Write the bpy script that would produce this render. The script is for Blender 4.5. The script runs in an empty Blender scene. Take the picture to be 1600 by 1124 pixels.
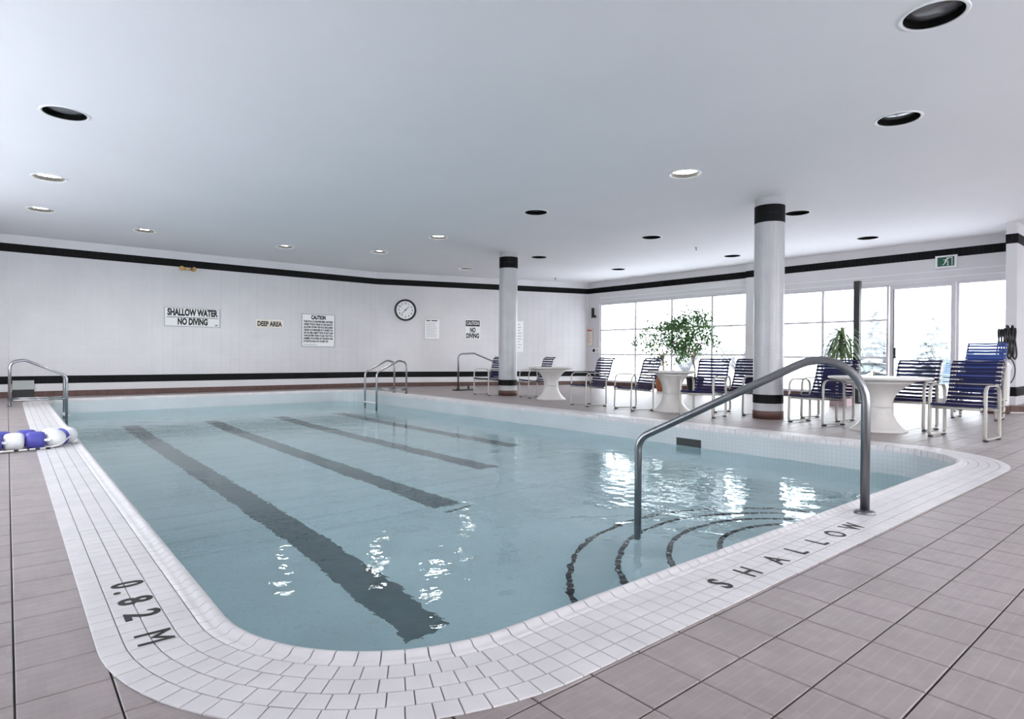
import bpy, bmesh, math, random
import numpy as np
from mathutils import Vector, Matrix
random.seed(7)
PI = math.pi
sc = bpy.context.scene
C = sc.collection

# ------------------------------------------------------------------ camera, sky, exposure
def make_camera():
    yaw, pit, rol = math.radians(39.871), math.radians(-0.3416), math.radians(0.3912)
    f = Vector((math.sin(yaw)*math.cos(pit), math.cos(yaw)*math.cos(pit), math.sin(pit)))
    r = Vector((math.cos(yaw), -math.sin(yaw), 0)); u = r.cross(f)
    r2 = math.cos(rol)*r + math.sin(rol)*u; u2 = r2.cross(f)
    cd = bpy.data.cameras.new('camera'); co = bpy.data.objects.new('camera', cd); C.objects.link(co)
    cd.sensor_fit = 'HORIZONTAL'; cd.sensor_width = 36; cd.lens = 944.93/1600*36
    cd.clip_start = .02; cd.clip_end = 300
    m = Matrix((r2, u2, -f)).transposed().to_4x4(); m.translation = (0, 0, 1)
    co.matrix_world = m
    sc.camera = co
make_camera()
SKY = 7.0
LENS = 45.0
w = bpy.data.worlds.new('overcast_sky'); sc.world = w; w.use_nodes = True
bg = w.node_tree.nodes['Background']; bg.inputs[0].default_value = (.93, .96, 1, 1); bg.inputs[1].default_value = SKY
sc.view_settings.view_transform = 'Standard'; sc.view_settings.look = 'None'
sc.view_settings.gamma = 1; sc.view_settings.use_curve_mapping = False
sc.view_settings.exposure = 0.28

# ------------------------------------------------------------------ materials
def mat(name, col, rough=.5, metal=0, spec=.5, emit=None, es=0):
    m = bpy.data.materials.new(name); m.use_nodes = True
    b = m.node_tree.nodes['Principled BSDF']
    b.inputs['Base Color'].default_value = (*col, 1); b.inputs['Roughness'].default_value = rough
    b.inputs['Metallic'].default_value = metal; b.inputs['Specular IOR Level'].default_value = spec
    if emit: b.inputs['Emission Color'].default_value = (*emit, 1); b.inputs['Emission Strength'].default_value = es
    return m
def nd(m, t, **k):
    n = m.node_tree.nodes.new(t)
    for a, v in k.items(): setattr(n, a, v)
    return n
def lk(m, a, b): m.node_tree.links.new(a, b)
def mottle(m, col, amt=.12, scale=3.0, bump=0.0, bscale=60, detail=4):
    """colour variation by noise in world position, plus fine relief"""
    b = m.node_tree.nodes['Principled BSDF']
    g = nd(m, 'ShaderNodeNewGeometry'); n = nd(m, 'ShaderNodeTexNoise'); n.inputs['Scale'].default_value = scale; n.inputs['Detail'].default_value = detail
    lk(m, g.outputs['Position'], n.inputs['Vector'])
    r = nd(m, 'ShaderNodeValToRGB'); e = r.color_ramp.elements
    e[0].position = .3; e[1].position = .7
    e[0].color = (*[c*(1-amt) for c in col], 1); e[1].color = (*[min(1, c*(1+amt)) for c in col], 1)
    lk(m, n.outputs['Fac'], r.inputs['Fac']); lk(m, r.outputs['Color'], b.inputs['Base Color'])
    if bump:
        n2 = nd(m, 'ShaderNodeTexNoise'); n2.inputs['Scale'].default_value = bscale
        lk(m, g.outputs['Position'], n2.inputs['Vector'])
        bp = nd(m, 'ShaderNodeBump'); bp.inputs['Strength'].default_value = bump; bp.inputs['Distance'].default_value = .01
        lk(m, n2.outputs['Fac'], bp.inputs['Height']); lk(m, bp.outputs['Normal'], b.inputs['Normal'])
    return r
M = {}
M['ceiling'] = mat('painted_ceiling', (.83, .82, .845), .8, spec=.2); mottle(M['ceiling'], (.83, .82, .845), .015, .6, .05, 45)
M['plaster'] = mat('white_plaster', (.68, .66, .675), .6); mottle(M['plaster'], (.68, .66, .675), .03, 1.2)
M['wall_tile'] = mat('glazed_white_tile', (.62, .598, .61), .25); mottle(M['wall_tile'], (.62, .598, .61), .035, 1.5)
M['grout'] = mat('pale_grout', (.58, .56, .57), .6)
M['dark_grout'] = mat('dark_grout', (.03, .027, .027), .8, spec=.2)
M['grey_grout'] = mat('grey_grout', (.27, .25, .25), .8)
M['black_tile'] = mat('black_glazed_tile', (.006, .006, .007), .5, spec=.12)
M['brown_tile'] = mat('brown_base_tile', (.10, .045, .035), .45); mottle(M['brown_tile'], (.10, .045, .035), .2, 8)
M['column_tile'] = mat('column_white_tile', (.47, .46, .475), .3); mottle(M['column_tile'], (.47, .46, .475), .06, 4)
M['coping'] = mat('coping_tile', (.66, .63, .64), .4); mottle(M['coping'], (.66, .63, .64), .07, 5)
M['steel'] = mat('brushed_stainless_steel', (.25, .25, .265), .30, 1)
M['chrome'] = mat('polished_steel', (.38, .38, .40), .18, 1)
M['black'] = mat('black_paint', (.012, .012, .013), .45)
M['ink'] = mat('black_print', (.012, .012, .012), .6)
M['red_ink'] = mat('red_print', (.45, .08, .06), .6)
M['grey_ink'] = mat('grey_print', (.35, .34, .35), .6)
M['sign_white'] = mat('white_sign_board', (.83, .82, .82), .5)
M['paper_cream'] = mat('cream_card', (.80, .74, .66), .6)
M['trim_white'] = mat('white_trim', (.82, .82, .83), .4)
M['alu'] = mat('pale_aluminium_frame', (.66, .63, .66), .4)
M['chair_frame'] = mat('champagne_powder_coat', (.50, .47, .43), .38, .25)
M['strap'] = mat('navy_vinyl_strap', (.009, .009, .055), .4, spec=.3)
M['strap_pale'] = mat('pale_blue_vinyl_strap', (.20, .30, .42), .4)  # glare at the door glass put into the strap colour
M['strap_blue'] = mat('bright_blue_vinyl_strap', (.035, .075, .30), .35)
M['rubber'] = mat('dark_rubber', (.03, .03, .03), .7)
M['table'] = mat('white_fibreglass', (.66, .625, .60), .35); mottle(M['table'], (.66, .625, .60), .04, 6)
M['lens_on'] = mat('lit_glass_lens', (.9, .9, .9), .3, emit=(1, .965, .92), es=LENS)
M['lens_off'] = mat('grey_glass_lens', (.17, .17, .18), .10)
M['baffle'] = mat('black_baffle', (.003, .003, .003), .6, spec=.08)
M['float_blue'] = mat('blue_foam_float', (.075, .07, .36), .5)
M['float_white'] = mat('white_foam_float', (.74, .74, .75), .5)
M['rope'] = mat('white_rope', (.75, .73, .7), .8)
M['leaf'] = mat('ficus_leaf', (.07, .17, .045), .45); mottle(M['leaf'], (.075, .18, .045), .6, 9)
M['leaf2'] = mat('dracaena_leaf', (.10, .18, .06), .45); mottle(M['leaf2'], (.11, .18, .065), .6, 14)
M['bark'] = mat('pale_bark', (.34, .28, .20), .8); mottle(M['bark'], (.34, .28, .20), .25, 30)
M['terracotta'] = mat('terracotta', (.42, .15, .07), .7); mottle(M['terracotta'], (.42, .15, .07), .12, 12)
M['pink_pot'] = mat('pink_plastic_pot', (.50, .33, .36), .5)
M['soil'] = mat('potting_soil', (.03, .022, .016), .9)
M['brass'] = mat('aged_brass', (.42, .28, .10), .35, .9)
M['green'] = mat('green_exit_panel', (.012, .10, .06), .5)
M['snow'] = mat('snowy_ground', (.80, .82, .85), .8); mottle(M['snow'], (.80, .82, .85), .05, .5)
M['conifer'] = mat('frosted_conifer', (.15, .17, .18), .8); mottle(M['conifer'], (.15, .17, .18), .2, 4)  # outdoor overexposure put into the colour as a pale grey
M['shrub'] = mat('bare_shrub', (.15, .155, .165), .8); mottle(M['shrub'], (.15, .155, .165), .2, 5)
M['lane'] = mat('dark_lane_tile', (.145, .185, .205), .6); mottle(M['lane'], (.145, .185, .205), .10, 6)
M['grey_box'] = mat('grey_metal_box', (.40, .42, .40), .5)

def floor_material():
    col = (.315, .268, .264)
    m = mat('mauve_floor_tile', col, .42, spec=.45)
    r = mottle(m, col, .09, 2.6)
    b = m.node_tree.nodes['Principled BSDF']
    g = nd(m, 'ShaderNodeNewGeometry'); s = nd(m, 'ShaderNodeSeparateXYZ'); lk(m, g.outputs['Position'], s.inputs[0])
    hs = []
    for ax, org in ((0, GX0), (1, GY0)):
        a = nd(m, 'ShaderNodeMath', operation='SUBTRACT'); lk(m, s.outputs[ax], a.inputs[0]); a.inputs[1].default_value = org
        d = nd(m, 'ShaderNodeMath', operation='MULTIPLY'); lk(m, a.outputs[0], d.inputs[0]); d.inputs[1].default_value = 5/PITCH
        p = nd(m, 'ShaderNodeMath', operation='PINGPONG'); lk(m, d.outputs[0], p.inputs[0]); p.inputs[1].default_value = .5
        t = nd(m, 'ShaderNodeMapRange'); lk(m, p.outputs[0], t.inputs[0]); t.inputs[1].default_value = .03; t.inputs[2].default_value = .12; t.inputs[3].default_value = 1; t.inputs[4].default_value = 0
        hs.append(t.outputs[0])
    mx = nd(m, 'ShaderNodeMath', operation='MAXIMUM'); hy = nd(m, 'ShaderNodeMath', operation='MULTIPLY'); lk(m, hs[0], hy.inputs[0]); hy.inputs[1].default_value = .3
    lk(m, hs[1], mx.inputs[0]); lk(m, hy.outputs[0], mx.inputs[1])
    # per-cell tone and pale relief lines
    v = nd(m, 'ShaderNodeVectorMath', operation='SCALE'); lk(m, g.outputs['Position'], v.inputs[0]); v.inputs['Scale'].default_value = 5/PITCH
    fl = nd(m, 'ShaderNodeVectorMath', operation='FLOOR'); lk(m, v.outputs[0], fl.inputs[0])
    wn = nd(m, 'ShaderNodeTexWhiteNoise'); lk(m, fl.outputs[0], wn.inputs['Vector'])
    f1 = nd(m, 'ShaderNodeMath', operation='MULTIPLY_ADD'); lk(m, wn.outputs['Value'], f1.inputs[0]); f1.inputs[1].default_value = .10; f1.inputs[2].default_value = .95
    f2 = nd(m, 'ShaderNodeMath', operation='MULTIPLY_ADD'); lk(m, mx.outputs[0], f2.inputs[0]); f2.inputs[1].default_value = .09; lk(m, f1.outputs[0], f2.inputs[2])
    sv = nd(m, 'ShaderNodeVectorMath', operation='SCALE'); lk(m, r.outputs['Color'], sv.inputs[0]); lk(m, f2.outputs[0], sv.inputs['Scale'])
    lk(m, sv.outputs[0], b.inputs['Base Color'])
    bp = nd(m, 'ShaderNodeBump'); bp.inputs['Strength'].default_value = .25; bp.inputs['Distance'].default_value = .002
    lk(m, mx.outputs[0], bp.inputs['Height']); lk(m, bp.outputs['Normal'], b.inputs['Normal'])
    return m
PITCH = .2325; GX0 = 1.646 - 20*PITCH; GY0 = 1.05 - 20*PITCH
M['floor'] = floor_material()

def basin_material(nm, col):
    m = mat(nm, col, .4)
    b = m.node_tree.nodes['Principled BSDF']
    g = nd(m, 'ShaderNodeNewGeometry'); s = nd(m, 'ShaderNodeSeparateXYZ'); lk(m, g.outputs['Position'], s.inputs[0])
    ad = nd(m, 'ShaderNodeMath', operation='ADD'); lk(m, s.outputs[0], ad.inputs[0]); lk(m, s.outputs[1], ad.inputs[1])
    hs = []
    for src in (ad.outputs[0], s.outputs[2]):
        d = nd(m, 'ShaderNodeMath', operation='MULTIPLY'); lk(m, src, d.inputs[0]); d.inputs[1].default_value = 1/.05
        p = nd(m, 'ShaderNodeMath', operation='PINGPONG'); lk(m, d.outputs[0], p.inputs[0]); p.inputs[1].default_value = .5
        t = nd(m, 'ShaderNodeMapRange'); lk(m, p.outputs[0], t.inputs[0]); t.inputs[1].default_value = .03; t.inputs[2].default_value = .08; t.inputs[3].default_value = 1; t.inputs[4].default_value = 0
        hs.append(t.outputs[0])
    mx = nd(m, 'ShaderNodeMath', operation='MAXIMUM'); lk(m, hs[0], mx.inputs[0]); lk(m, hs[1], mx.inputs[1])
    n = nd(m, 'ShaderNodeTexNoise'); n.inputs['Scale'].default_value = 1.3; lk(m, g.outputs['Position'], n.inputs['Vector'])
    r = nd(m, 'ShaderNodeValToRGB'); e = r.color_ramp.elements; e[0].position = .3; e[1].position = .7
    e[0].color = (*[c*.93 for c in col], 1); e[1].color = (*[c*1.05 for c in col], 1); lk(m, n.outputs['Fac'], r.inputs['Fac'])
    f2 = nd(m, 'ShaderNodeMath', operation='MULTIPLY_ADD'); lk(m, mx.outputs[0], f2.inputs[0]); f2.inputs[1].default_value = -.13; f2.inputs[2].default_value = 1
    sv = nd(m, 'ShaderNodeVectorMath', operation='SCALE'); lk(m, r.outputs['Color'], sv.inputs[0]); lk(m, f2.outputs[0], sv.inputs['Scale'])
    lk(m, sv.outputs[0], b.inputs['Base Color'])
    return m
M['basin'] = basin_material('pool_mosaic', (.70, .835, .87))
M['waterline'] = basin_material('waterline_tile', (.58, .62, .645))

def water_material():
    m = bpy.data.materials.new('pool_water'); m.use_nodes = True; nt = m.node_tree
    nt.nodes.remove(nt.nodes['Principled BSDF']); out = nt.nodes['Material Output']
    gl = nd(m, 'ShaderNodeBsdfGlass'); gl.inputs['Color'].default_value = (.92, .99, 1.0, 1); gl.inputs['Roughness'].default_value = 0; gl.inputs['IOR'].default_value = 1.33
    g = nd(m, 'ShaderNodeNewGeometry'); n = nd(m, 'ShaderNodeTexNoise'); n.inputs['Scale'].default_value = 14; n.inputs['Detail'].default_value = 2
    lk(m, g.outputs['Position'], n.inputs['Vector'])
    bp = nd(m, 'ShaderNodeBump'); bp.inputs['Strength'].default_value = .2; bp.inputs['Distance'].default_value = .01
    lk(m, n.outputs['Fac'], bp.inputs['Height']); lk(m, bp.outputs['Normal'], gl.inputs['Normal'])
    lk(m, gl.outputs[0], out.inputs['Surface'])
    return m
M['water'] = water_material()
def glass_material():
    m = bpy.data.materials.new('window_glass'); m.use_nodes = True; nt = m.node_tree
    nt.nodes.remove(nt.nodes['Principled BSDF']); out = nt.nodes['Material Output']
    t = nd(m, 'ShaderNodeBsdfTransparent'); t.inputs[0].default_value = (.95, .97, .98, 1)
    g = nd(m, 'ShaderNodeBsdfGlossy'); g.inputs['Roughness'].default_value = .01
    x = nd(m, 'ShaderNodeMixShader'); x.inputs[0].default_value = .06
    lk(m, t.outputs[0], x.inputs[1]); lk(m, g.outputs[0], x.inputs[2]); lk(m, x.outputs[0], out.inputs['Surface'])
    return m
M['glass'] = glass_material()

# ------------------------------------------------------------------ helpers
def link(name, me, parent=None, kind=None, m=None, smooth=False, loc=None):
    if m is not None and not me.materials: me.materials.append(m)
    if smooth: me.polygons.foreach_set('use_smooth', [True]*len(me.polygons))
    o = bpy.data.objects.new(name, me); C.objects.link(o)
    if parent is not None: o.parent = parent
    if loc is not None: o.location = loc
    if kind: o['kind'] = kind
    return o
def tag(o, label=None, cat=None, group=None, kind=None):
    if label: o['label'] = label
    if cat: o['category'] = cat
    if group: o['group'] = group
    if kind: o['kind'] = kind
    return o
def thing(name, label, cat, loc=(0, 0, 0), rz=0, group=None):
    o = bpy.data.objects.new(name, None); C.objects.link(o); o.location = loc; o.rotation_euler = (0, 0, rz); o.empty_display_size = .1
    return tag(o, label, cat, group)
class MB:
    """collects shapes into one mesh"""
    def __init__(s): s.v = []; s.f = []
    def add(s, vs, fs):
        k = len(s.v); s.v += [tuple(v) for v in vs]; s.f += [tuple(i+k for i in f) for f in fs]; return s
    def box(s, a, b):
        (x0, y0, z0), (x1, y1, z1) = a, b
        vs = [(x0, y0, z0), (x1, y0, z0), (x1, y1, z0), (x0, y1, z0), (x0, y0, z1), (x1, y0, z1), (x1, y1, z1), (x0, y1, z1)]
        return s.add(vs, [(0, 3, 2, 1), (4, 5, 6, 7), (0, 1, 5, 4), (1, 2, 6, 5), (2, 3, 7, 6), (3, 0, 4, 7)])
    def bbox(s, a, b, c=.005):
        """box with chamfered edges on all sides"""
        (x0, y0, z0), (x1, y1, z1) = a, b
        ring = lambda d, z: [(x0+d, y0+d, z), (x1-d, y0+d, z), (x1-d, y1-d, z), (x0+d, y1-d, z)]
        vs = ring(c, z0)+ring(0, z0+c)+ring(0, z1-c)+ring(c, z1)
        fs = [(3, 2, 1, 0), (12, 13, 14, 15)]
        for k in range(3):
            for i in range(4):
                j = (i+1) % 4; fs.append((4*k+i, 4*k+j, 4*k+4+j, 4*k+4+i))
        return s.add(vs, fs)
    def prism(s, poly, z0, z1):
        n = len(poly); vs = [(x, y, z0) for x, y in poly]+[(x, y, z1) for x, y in poly]
        fs = [tuple(range(n-1, -1, -1)), tuple(range(n, 2*n))]+[(i, (i+1) % n, n+(i+1) % n, n+i) for i in range(n)]
        return s.add(vs, fs)
    def lathe(s, prof, c=(0, 0, 0), n=32, cap0=True, cap1=True, M4=None):
        vs = []; fs = []
        for r, z in prof:
            for i in range(n):
                a = 2*PI*i/n; p = Vector((r*math.cos(a), r*math.sin(a), z))
                if M4 is not None: p = M4 @ p
                vs.append((p.x+c[0], p.y+c[1], p.z+c[2]))
        for k in range(len(prof)-1):
            for i in range(n):
                j = (i+1) % n; fs.append((k*n+i, k*n+j, k*n+n+j, k*n+n+i))
        if cap0: fs.append(tuple(range(n-1, -1, -1)))
        if cap1: fs.append(tuple((len(prof)-1)*n+i for i in range(n)))
        return s.add(vs, fs)
    def sweep(s, path, ru, rv=None, n=10, up=Vector((0, 0, 1)), closed=False):
        """elliptical tube along a path, ru along 'side', rv along 'up-ish'"""
        rv = rv or ru; P = [Vector(p) for p in path]; N = len(P); vs = []; fs = []
        prev = None
        for k in range(N):
            if closed: t = (P[(k+1) % N]-P[k-1])
            else: t = P[min(k+1, N-1)]-P[max(k-1, 0)]
            t = t.normalized()
            if prev is None:
                u = up if abs(up.dot(t)) < .95 else Vector((1, 0, 0))
                a = t.cross(u).normalized()
            else:
                a = prev-t*prev.dot(t); a.normalize()
            prev = a; b = a.cross(t)
            for i in range(n):
                q = 2*PI*i/n; vs.append(P[k]+a*(ru*math.cos(q))+b*(rv*math.sin(q)))
        for k in range(N if closed else N-1):
            k2 = (k+1) % N
            for i in range(n):
                j = (i+1) % n; fs.append((k*n+i, k*n+j, k2*n+j, k2*n+i))
        if not closed: fs += [tuple(range(n-1, -1, -1)), tuple((N-1)*n+i for i in range(n))]
        return s.add(vs, fs)
    def mesh(s, name, m=None, smooth=False, recalc=True):
        me = bpy.data.meshes.new(name); me.from_pydata([tuple(v) for v in s.v], [], s.f); me.update()
        if recalc:
            bm = bmesh.new(); bm.from_mesh(me); bmesh.ops.recalc_face_normals(bm, faces=bm.faces); bm.to_mesh(me); bm.free()
        if m is not None: me.materials.append(m)
        if smooth:
            me.polygons.foreach_set('use_smooth', [len(p.vertices) <= 4 for p in me.polygons])
        return me
    def build(s, name, m, parent=None, kind=None, smooth=False, loc=None):
        return link(name, s.mesh(name, m, smooth), parent, kind, loc=loc)
def fillet(pts, rad, seg=6):
    """round the inner corners of a polyline"""
    P = [Vector(p) for p in pts]; out = [P[0]]
    for k in range(1, len(P)-1):
        r = rad[k-1] if isinstance(rad, (list, tuple)) else rad
        a = (P[k-1]-P[k]).normalized(); b = (P[k+1]-P[k]).normalized(); ang = a.angle(b)
        d = min(r/math.tan(ang/2), .49*(P[k-1]-P[k]).length, .49*(P[k+1]-P[k]).length)
        r = d*math.tan(ang/2); cen = P[k]+(a+b).normalized()*(r/math.sin(ang/2))
        s0 = P[k]+a*d-cen; s1 = P[k]+b*d-cen; th = s0.angle(s1)
        for i in range(seg+1):
            t = i/seg; out.append(cen+(s0*math.sin((1-t)*th)+s1*math.sin(t*th))/math.sin(th))
    out.append(P[-1]); return out
def text_mesh(txt, size, m, bold=0.0, align='CENTER', squeeze=1.0, depth=.0006, spacing=1.0):
    cu = bpy.data.curves.new('lettering', 'FONT'); cu.body = txt; cu.size = size; cu.offset = bold; cu.extrude = depth
    cu.align_x = align; cu.align_y = 'CENTER'; cu.resolution_u = 3; cu.space_character = spacing
    o = bpy.data.objects.new('lettering', cu); C.objects.link(o)
    bpy.context.view_layer.update()
    me = bpy.data.meshes.new_from_object(o.evaluated_get(bpy.context.evaluated_depsgraph_get()))
    bpy.data.objects.remove(o); bpy.data.curves.remove(cu)
    me.transform(Matrix.Diagonal((squeeze, 1, 1, 1))); me.name = 'lettering'
    me.materials.clear(); me.materials.append(m); return me
def copy_tree(o, parent=None):
    c = o.copy(); C.objects.link(c)
    if parent is not None: c.parent = parent
    for ch in o.children: copy_tree(ch, c)
    return c
CAMF = Vector((math.sin(math.radians(39.87)), math.cos(math.radians(39.87)), 0)); CAMR = Vector((CAMF.y, -CAMF.x, 0))
def view_size(x, y, z=0):
    """how large a unit piece at this place shows in the photo; 0 when out of the frame"""
    d = Vector((x, y, 0)); f = d.dot(CAMF); r = d.dot(CAMR)
    if f < .6: return 0
    px = 800+945*r/f; py = 560+945*(1-z)/f
    if px < -20 or px > 1620 or py < -40 or py > 1160: return 0
    return 1/f

# ------------------------------------------------------------------ the room shell
ZC = 3.6
YW = 17.3                      # the long tiled wall
CL = Vector((8.9, YW)); CR = Vector((15.9, 14.77))   # ends of the slanted wall with the clock
XW = 15.85                     # the window wall, left bay;  right bay at 15.75
X0, Y0 = -2.2, -5.0
ROOM = [(X0, Y0), (15.95, Y0), (15.95, CR.y), (CL.x, YW), (X0, YW)]
# pool outline (rounded rectangle), offset d outwards
PX0, PX1, PY0, PY1, PR = .632, 7.6, 1.695, 16.1, .75
def pool_outline(d=0, seg=14):
    pts = []
    for cx, cy, a0 in ((PX0+PR, PY0+PR, PI), (PX1-PR, PY0+PR, 1.5*PI), (PX1-PR, PY1-PR, 0), (PX0+PR, PY1-PR, .5*PI)):
        for i in range(seg+1):
            a = a0+.5*PI*i/seg; pts.append((cx+(PR+d)*math.cos(a), cy+(PR+d)*math.sin(a)))
    return pts
def pool_dist(x, y):
    """signed distance to the pool outline, positive outside"""
    cx, cy = (PX0+PX1)/2, (PY0+PY1)/2; qx = abs(x-cx)-((PX1-PX0)/2-PR); qy = abs(y-cy)-((PY1-PY0)/2-PR)
    return math.hypot(max(qx, 0), max(qy, 0))+min(max(qx, qy), 0)-PR
def filled(name, outer, holes, z, m):
    bm = bmesh.new(); ed = []
    for loop in [outer]+holes:
        vs = [bm.verts.new((x, y, z)) for x, y in loop]
        ed += [bm.edges.new((vs[i], vs[(i+1) % len(vs)])) for i in range(len(vs))]
    bmesh.ops.triangle_fill(bm, use_beauty=True, use_dissolve=False, edges=ed)
    bmesh.ops.recalc_face_normals(bm, faces=bm.faces)
    me = bpy.data.meshes.new(name); bm.to_mesh(me); bm.free(); me.materials.append(m); return me
def struct(o): o['kind'] = 'structure'; return o

floor = struct(link('floor', filled('floor', ROOM, [pool_outline(.02)], -.006, M['dark_grout'])))
# floor tiles: bevelled square pieces with recessed joints
def tile_mesh(name, w, h, m, t=.006, gap=.004, bev=.0025):
    a = w/2-gap/2; b = h/2-gap/2
    ring = lambda d, z: [(-a+d, -b+d, z), (a-d, -b+d, z), (a-d, b-d, z), (-a+d, b-d, z)]
    vs = ring(0, -t)+ring(0, -bev)+ring(bev, 0)
    fs = [(8, 9, 10, 11)]+[(4*k+i, 4*k+(i+1) % 4, 4*k+4+(i+1) % 4, 4*k+4+i) for k in range(2) for i in range(4)]
    me = bpy.data.meshes.new(name); me.from_pydata(vs, [], fs); me.materials.append(m); return me
def join_copies(name, me0, mats, m, parent, kind='stuff'):
    """many small copies of a piece as one mesh"""
    n = len(me0.vertices); co = np.zeros(n*3); me0.vertices.foreach_get('co', co); co = np.c_[co.reshape(-1, 3), np.ones(n)]
    fs0 = [tuple(p.vertices) for p in me0.polygons]; vs = []; fs = []
    for k, q in enumerate(mats):
        vs.append((co @ np.array(q).T)[:, :3]); fs += [tuple(i+k*n for i in f) for f in fs0]
    if not vs: return None
    me = bpy.data.meshes.new(name); me.from_pydata(np.concatenate(vs).tolist(), [], fs); me.materials.append(m)
    return link(name, me, parent, kind)
ft = tile_mesh('floor_tile', PITCH, PITCH, M['floor'], gap=.0055)
spots = []
def in_room(x, y):
    if not (X0 < x < 15.75 and Y0 < y < YW): return False
    e = CR-CL; return e.x*(y-CL.y)-e.y*(x-CL.x) < -.05*e.length
for i in range(-8, 100):
    for j in range(-14, 110):
        x = GX0+(i+.5)*PITCH; y = GY0+(j+.5)*PITCH
        if not in_room(x, y): continue
        h = PITCH/2
        if max(pool_dist(x+a*h, y+b*h) for a in (-1, 1) for b in (-1, 1)) < .36: continue
        spots.append((-view_size(x, y)**2 if pool_dist(x, y) > .2 else 0, x, y))
spots.sort()
for k, (q, x, y) in enumerate(spots[:300]):
    o = link('floor_tile', ft, floor, loc=(x, y, random.uniform(-.0006, .0006))); 
join_copies('far_floor_tiles', ft, [Matrix.Translation((x, y, 0)) for q, x, y in spots[300:]], M['floor'], floor)

# ceiling with a round hole for every recessed downlight
LIGHTS = [  # x, y, lit, label
 (5.38, 1.49, 0, 'largest unlit recessed downlight, nearest to the camera at upper right'),
 (7.42, 2.37, 0, 'unlit recessed downlight just beyond the largest one at upper right'),
 (7.39, 5.04, 1, 'lit recessed downlight left of the right column, over the pool'),
 (7.34, 8.14, 0, 'unlit recessed downlight on the ceiling above the left column, over the pool edge'),
 (7.30, 11.3, 1, 'lit recessed downlight left of the left column top'),
 (7.22, 13.9, 1, 'lit recessed downlight above the wall clock'),
 (10.88, 5.07, 0, 'unlit recessed downlight immediately right of the right column top'),
 (10.75, 8.17, 0, 'unlit recessed downlight midway between the two columns'),
 (10.72, 11.76, 0, 'unlit recessed downlight immediately right of the left column top'),
 (10.53, 14.79, 1, 'small lit recessed downlight above the caution no diving sign'),
 (14.26, 5.12, 0, 'unlit recessed downlight above the glass door'),
 (14.25, 8.29, 0, 'unlit recessed downlight by the window wall, left of the right column'),
 (13.95, 11.8, 0, 'unlit recessed downlight by the window wall near the far corner'),
 (14.45, 2.3, 0, 'unlit recessed downlight against the tiled pier at the right edge'),
 (.48, 8.18, 0, 'dark recessed downlight at upper left, nearest of the left row'),
 (.48, 11.33, 1, 'lit recessed downlight at far left, larger of the two lit ones there'),
 (.47, 13.96, 1, 'lit recessed downlight at far left, closest to the long wall in its row'),
 (2.24, 14.87, 1, 'lit recessed downlight above the brass wall lamps'),
 (5.16, 14.78, 1, 'lit recessed downlight above the long caution notice'),
 (.5, -1.6, 1, 'lit recessed downlight behind the camera on the left'),  # from here on: unseen lamps added to light the foreground
 (4.0, -1.6, 1, 'lit recessed downlight behind the camera near the pool end'),
 (7.4, -1.6, 1, 'lit recessed downlight behind the camera on the right'),
 (11.0, -1.6, 1, 'lit recessed downlight behind the camera, far right')]
circ = lambda x, y, r, n=32: [(x+r*math.cos(2*PI*i/n), y+r*math.sin(2*PI*i/n)) for i in range(n)]
struct(link('ceiling', filled('ceiling', ROOM, [circ(x, y, .2) for x, y, l, s in LIGHTS], ZC, M['ceiling'])))

# plain shell walls; tiled faces are added to them as pieces
def wall_box(name, p, q, t=.25, z0=0, z1=ZC, m=None):
    """solid wall standing on the segment p-q, thickness to the right of p->q"""
    p = Vector(p); q = Vector(q); d = (q-p).normalized(); n = Vector((d.y, -d.x))*t
    return struct(MB().prism([tuple(p), tuple(q), tuple(q+n), tuple(p+n)], z0-.01, z1+.01).build(name, m or M['plaster']))
wl = wall_box('wall_left', (CL.x, YW), (X0, YW), t=.25)
wf = wall_box('wall_far', tuple(CR), tuple(CL), t=.25)
mb = MB()                                                        # side wall; unseen windows added along the far half for fill daylight
for a, b in (((X0-.25, Y0, 0), (X0, YW, .7)), ((X0-.25, Y0, 2.9), (X0, YW, ZC+.01)), ((X0-.25, Y0, .7), (X0, 3.4, 2.9)), ((X0-.25, 14, .7), (X0, YW, 2.9))): mb.box(a, b)
struct(mb.build('wall_side', M['plaster']))
mb = MB()                                                        # back wall; wide row of unseen windows added to brighten the ceiling
for a, b in (((X0, Y0-.25, 0), (16.1, Y0, .7)), ((X0, Y0-.25, 2.9), (16.1, Y0, ZC+.01)), ((X0, Y0-.25, .7), (-1.2, Y0, 2.9)), ((15.2, Y0-.25, .7), (16.1, Y0, 2.9))): mb.box(a, b)
struct(mb.build('wall_back', M['plaster']))

WT = .2283                                                       # wall tile pitch: 12 courses between the two bands
wt_me = tile_mesh('wall_tile', WT, WT, M['wall_tile'], t=.003, gap=.003, bev=.0008)
def tile_wall(wall, p, q, rows, lim=300, phase=0):
    """tiles on the face p->q (normal to the left of p->q); 300 largest as parts, the rest joined"""
    p = Vector(p); q = Vector(q); d = (q-p).normalized(); L = (q-p).length; n = Vector((-d.y, d.x))
    R4 = Matrix(((-d.x, 0, n.x, 0), (-d.y, 0, n.y, 0), (0, 1, 0, 0), (0, 0, 0, 1)))
    out = []
    for i in range(int(L/WT+1e-6)):
        for z in rows:
            c = p+d*((i+.5)*WT+phase)+n*.003
            out.append((-view_size(c.x, c.y, z), (c.x, c.y, z)))
    out.sort(key=lambda a: a[0])
    for k, (s_, c) in enumerate(out[:lim]):
        o = link('wall_tile', wt_me, wall); o.matrix_world = Matrix.Translation(c) @ R4
    join_copies('wall_tiles_small', wt_me, [Matrix.Translation(c) @ R4 for s_, c in out[lim:]], M['wall_tile'], wall)
ROWS = [.48+WT*(k+.5) for k in range(12)]
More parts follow.
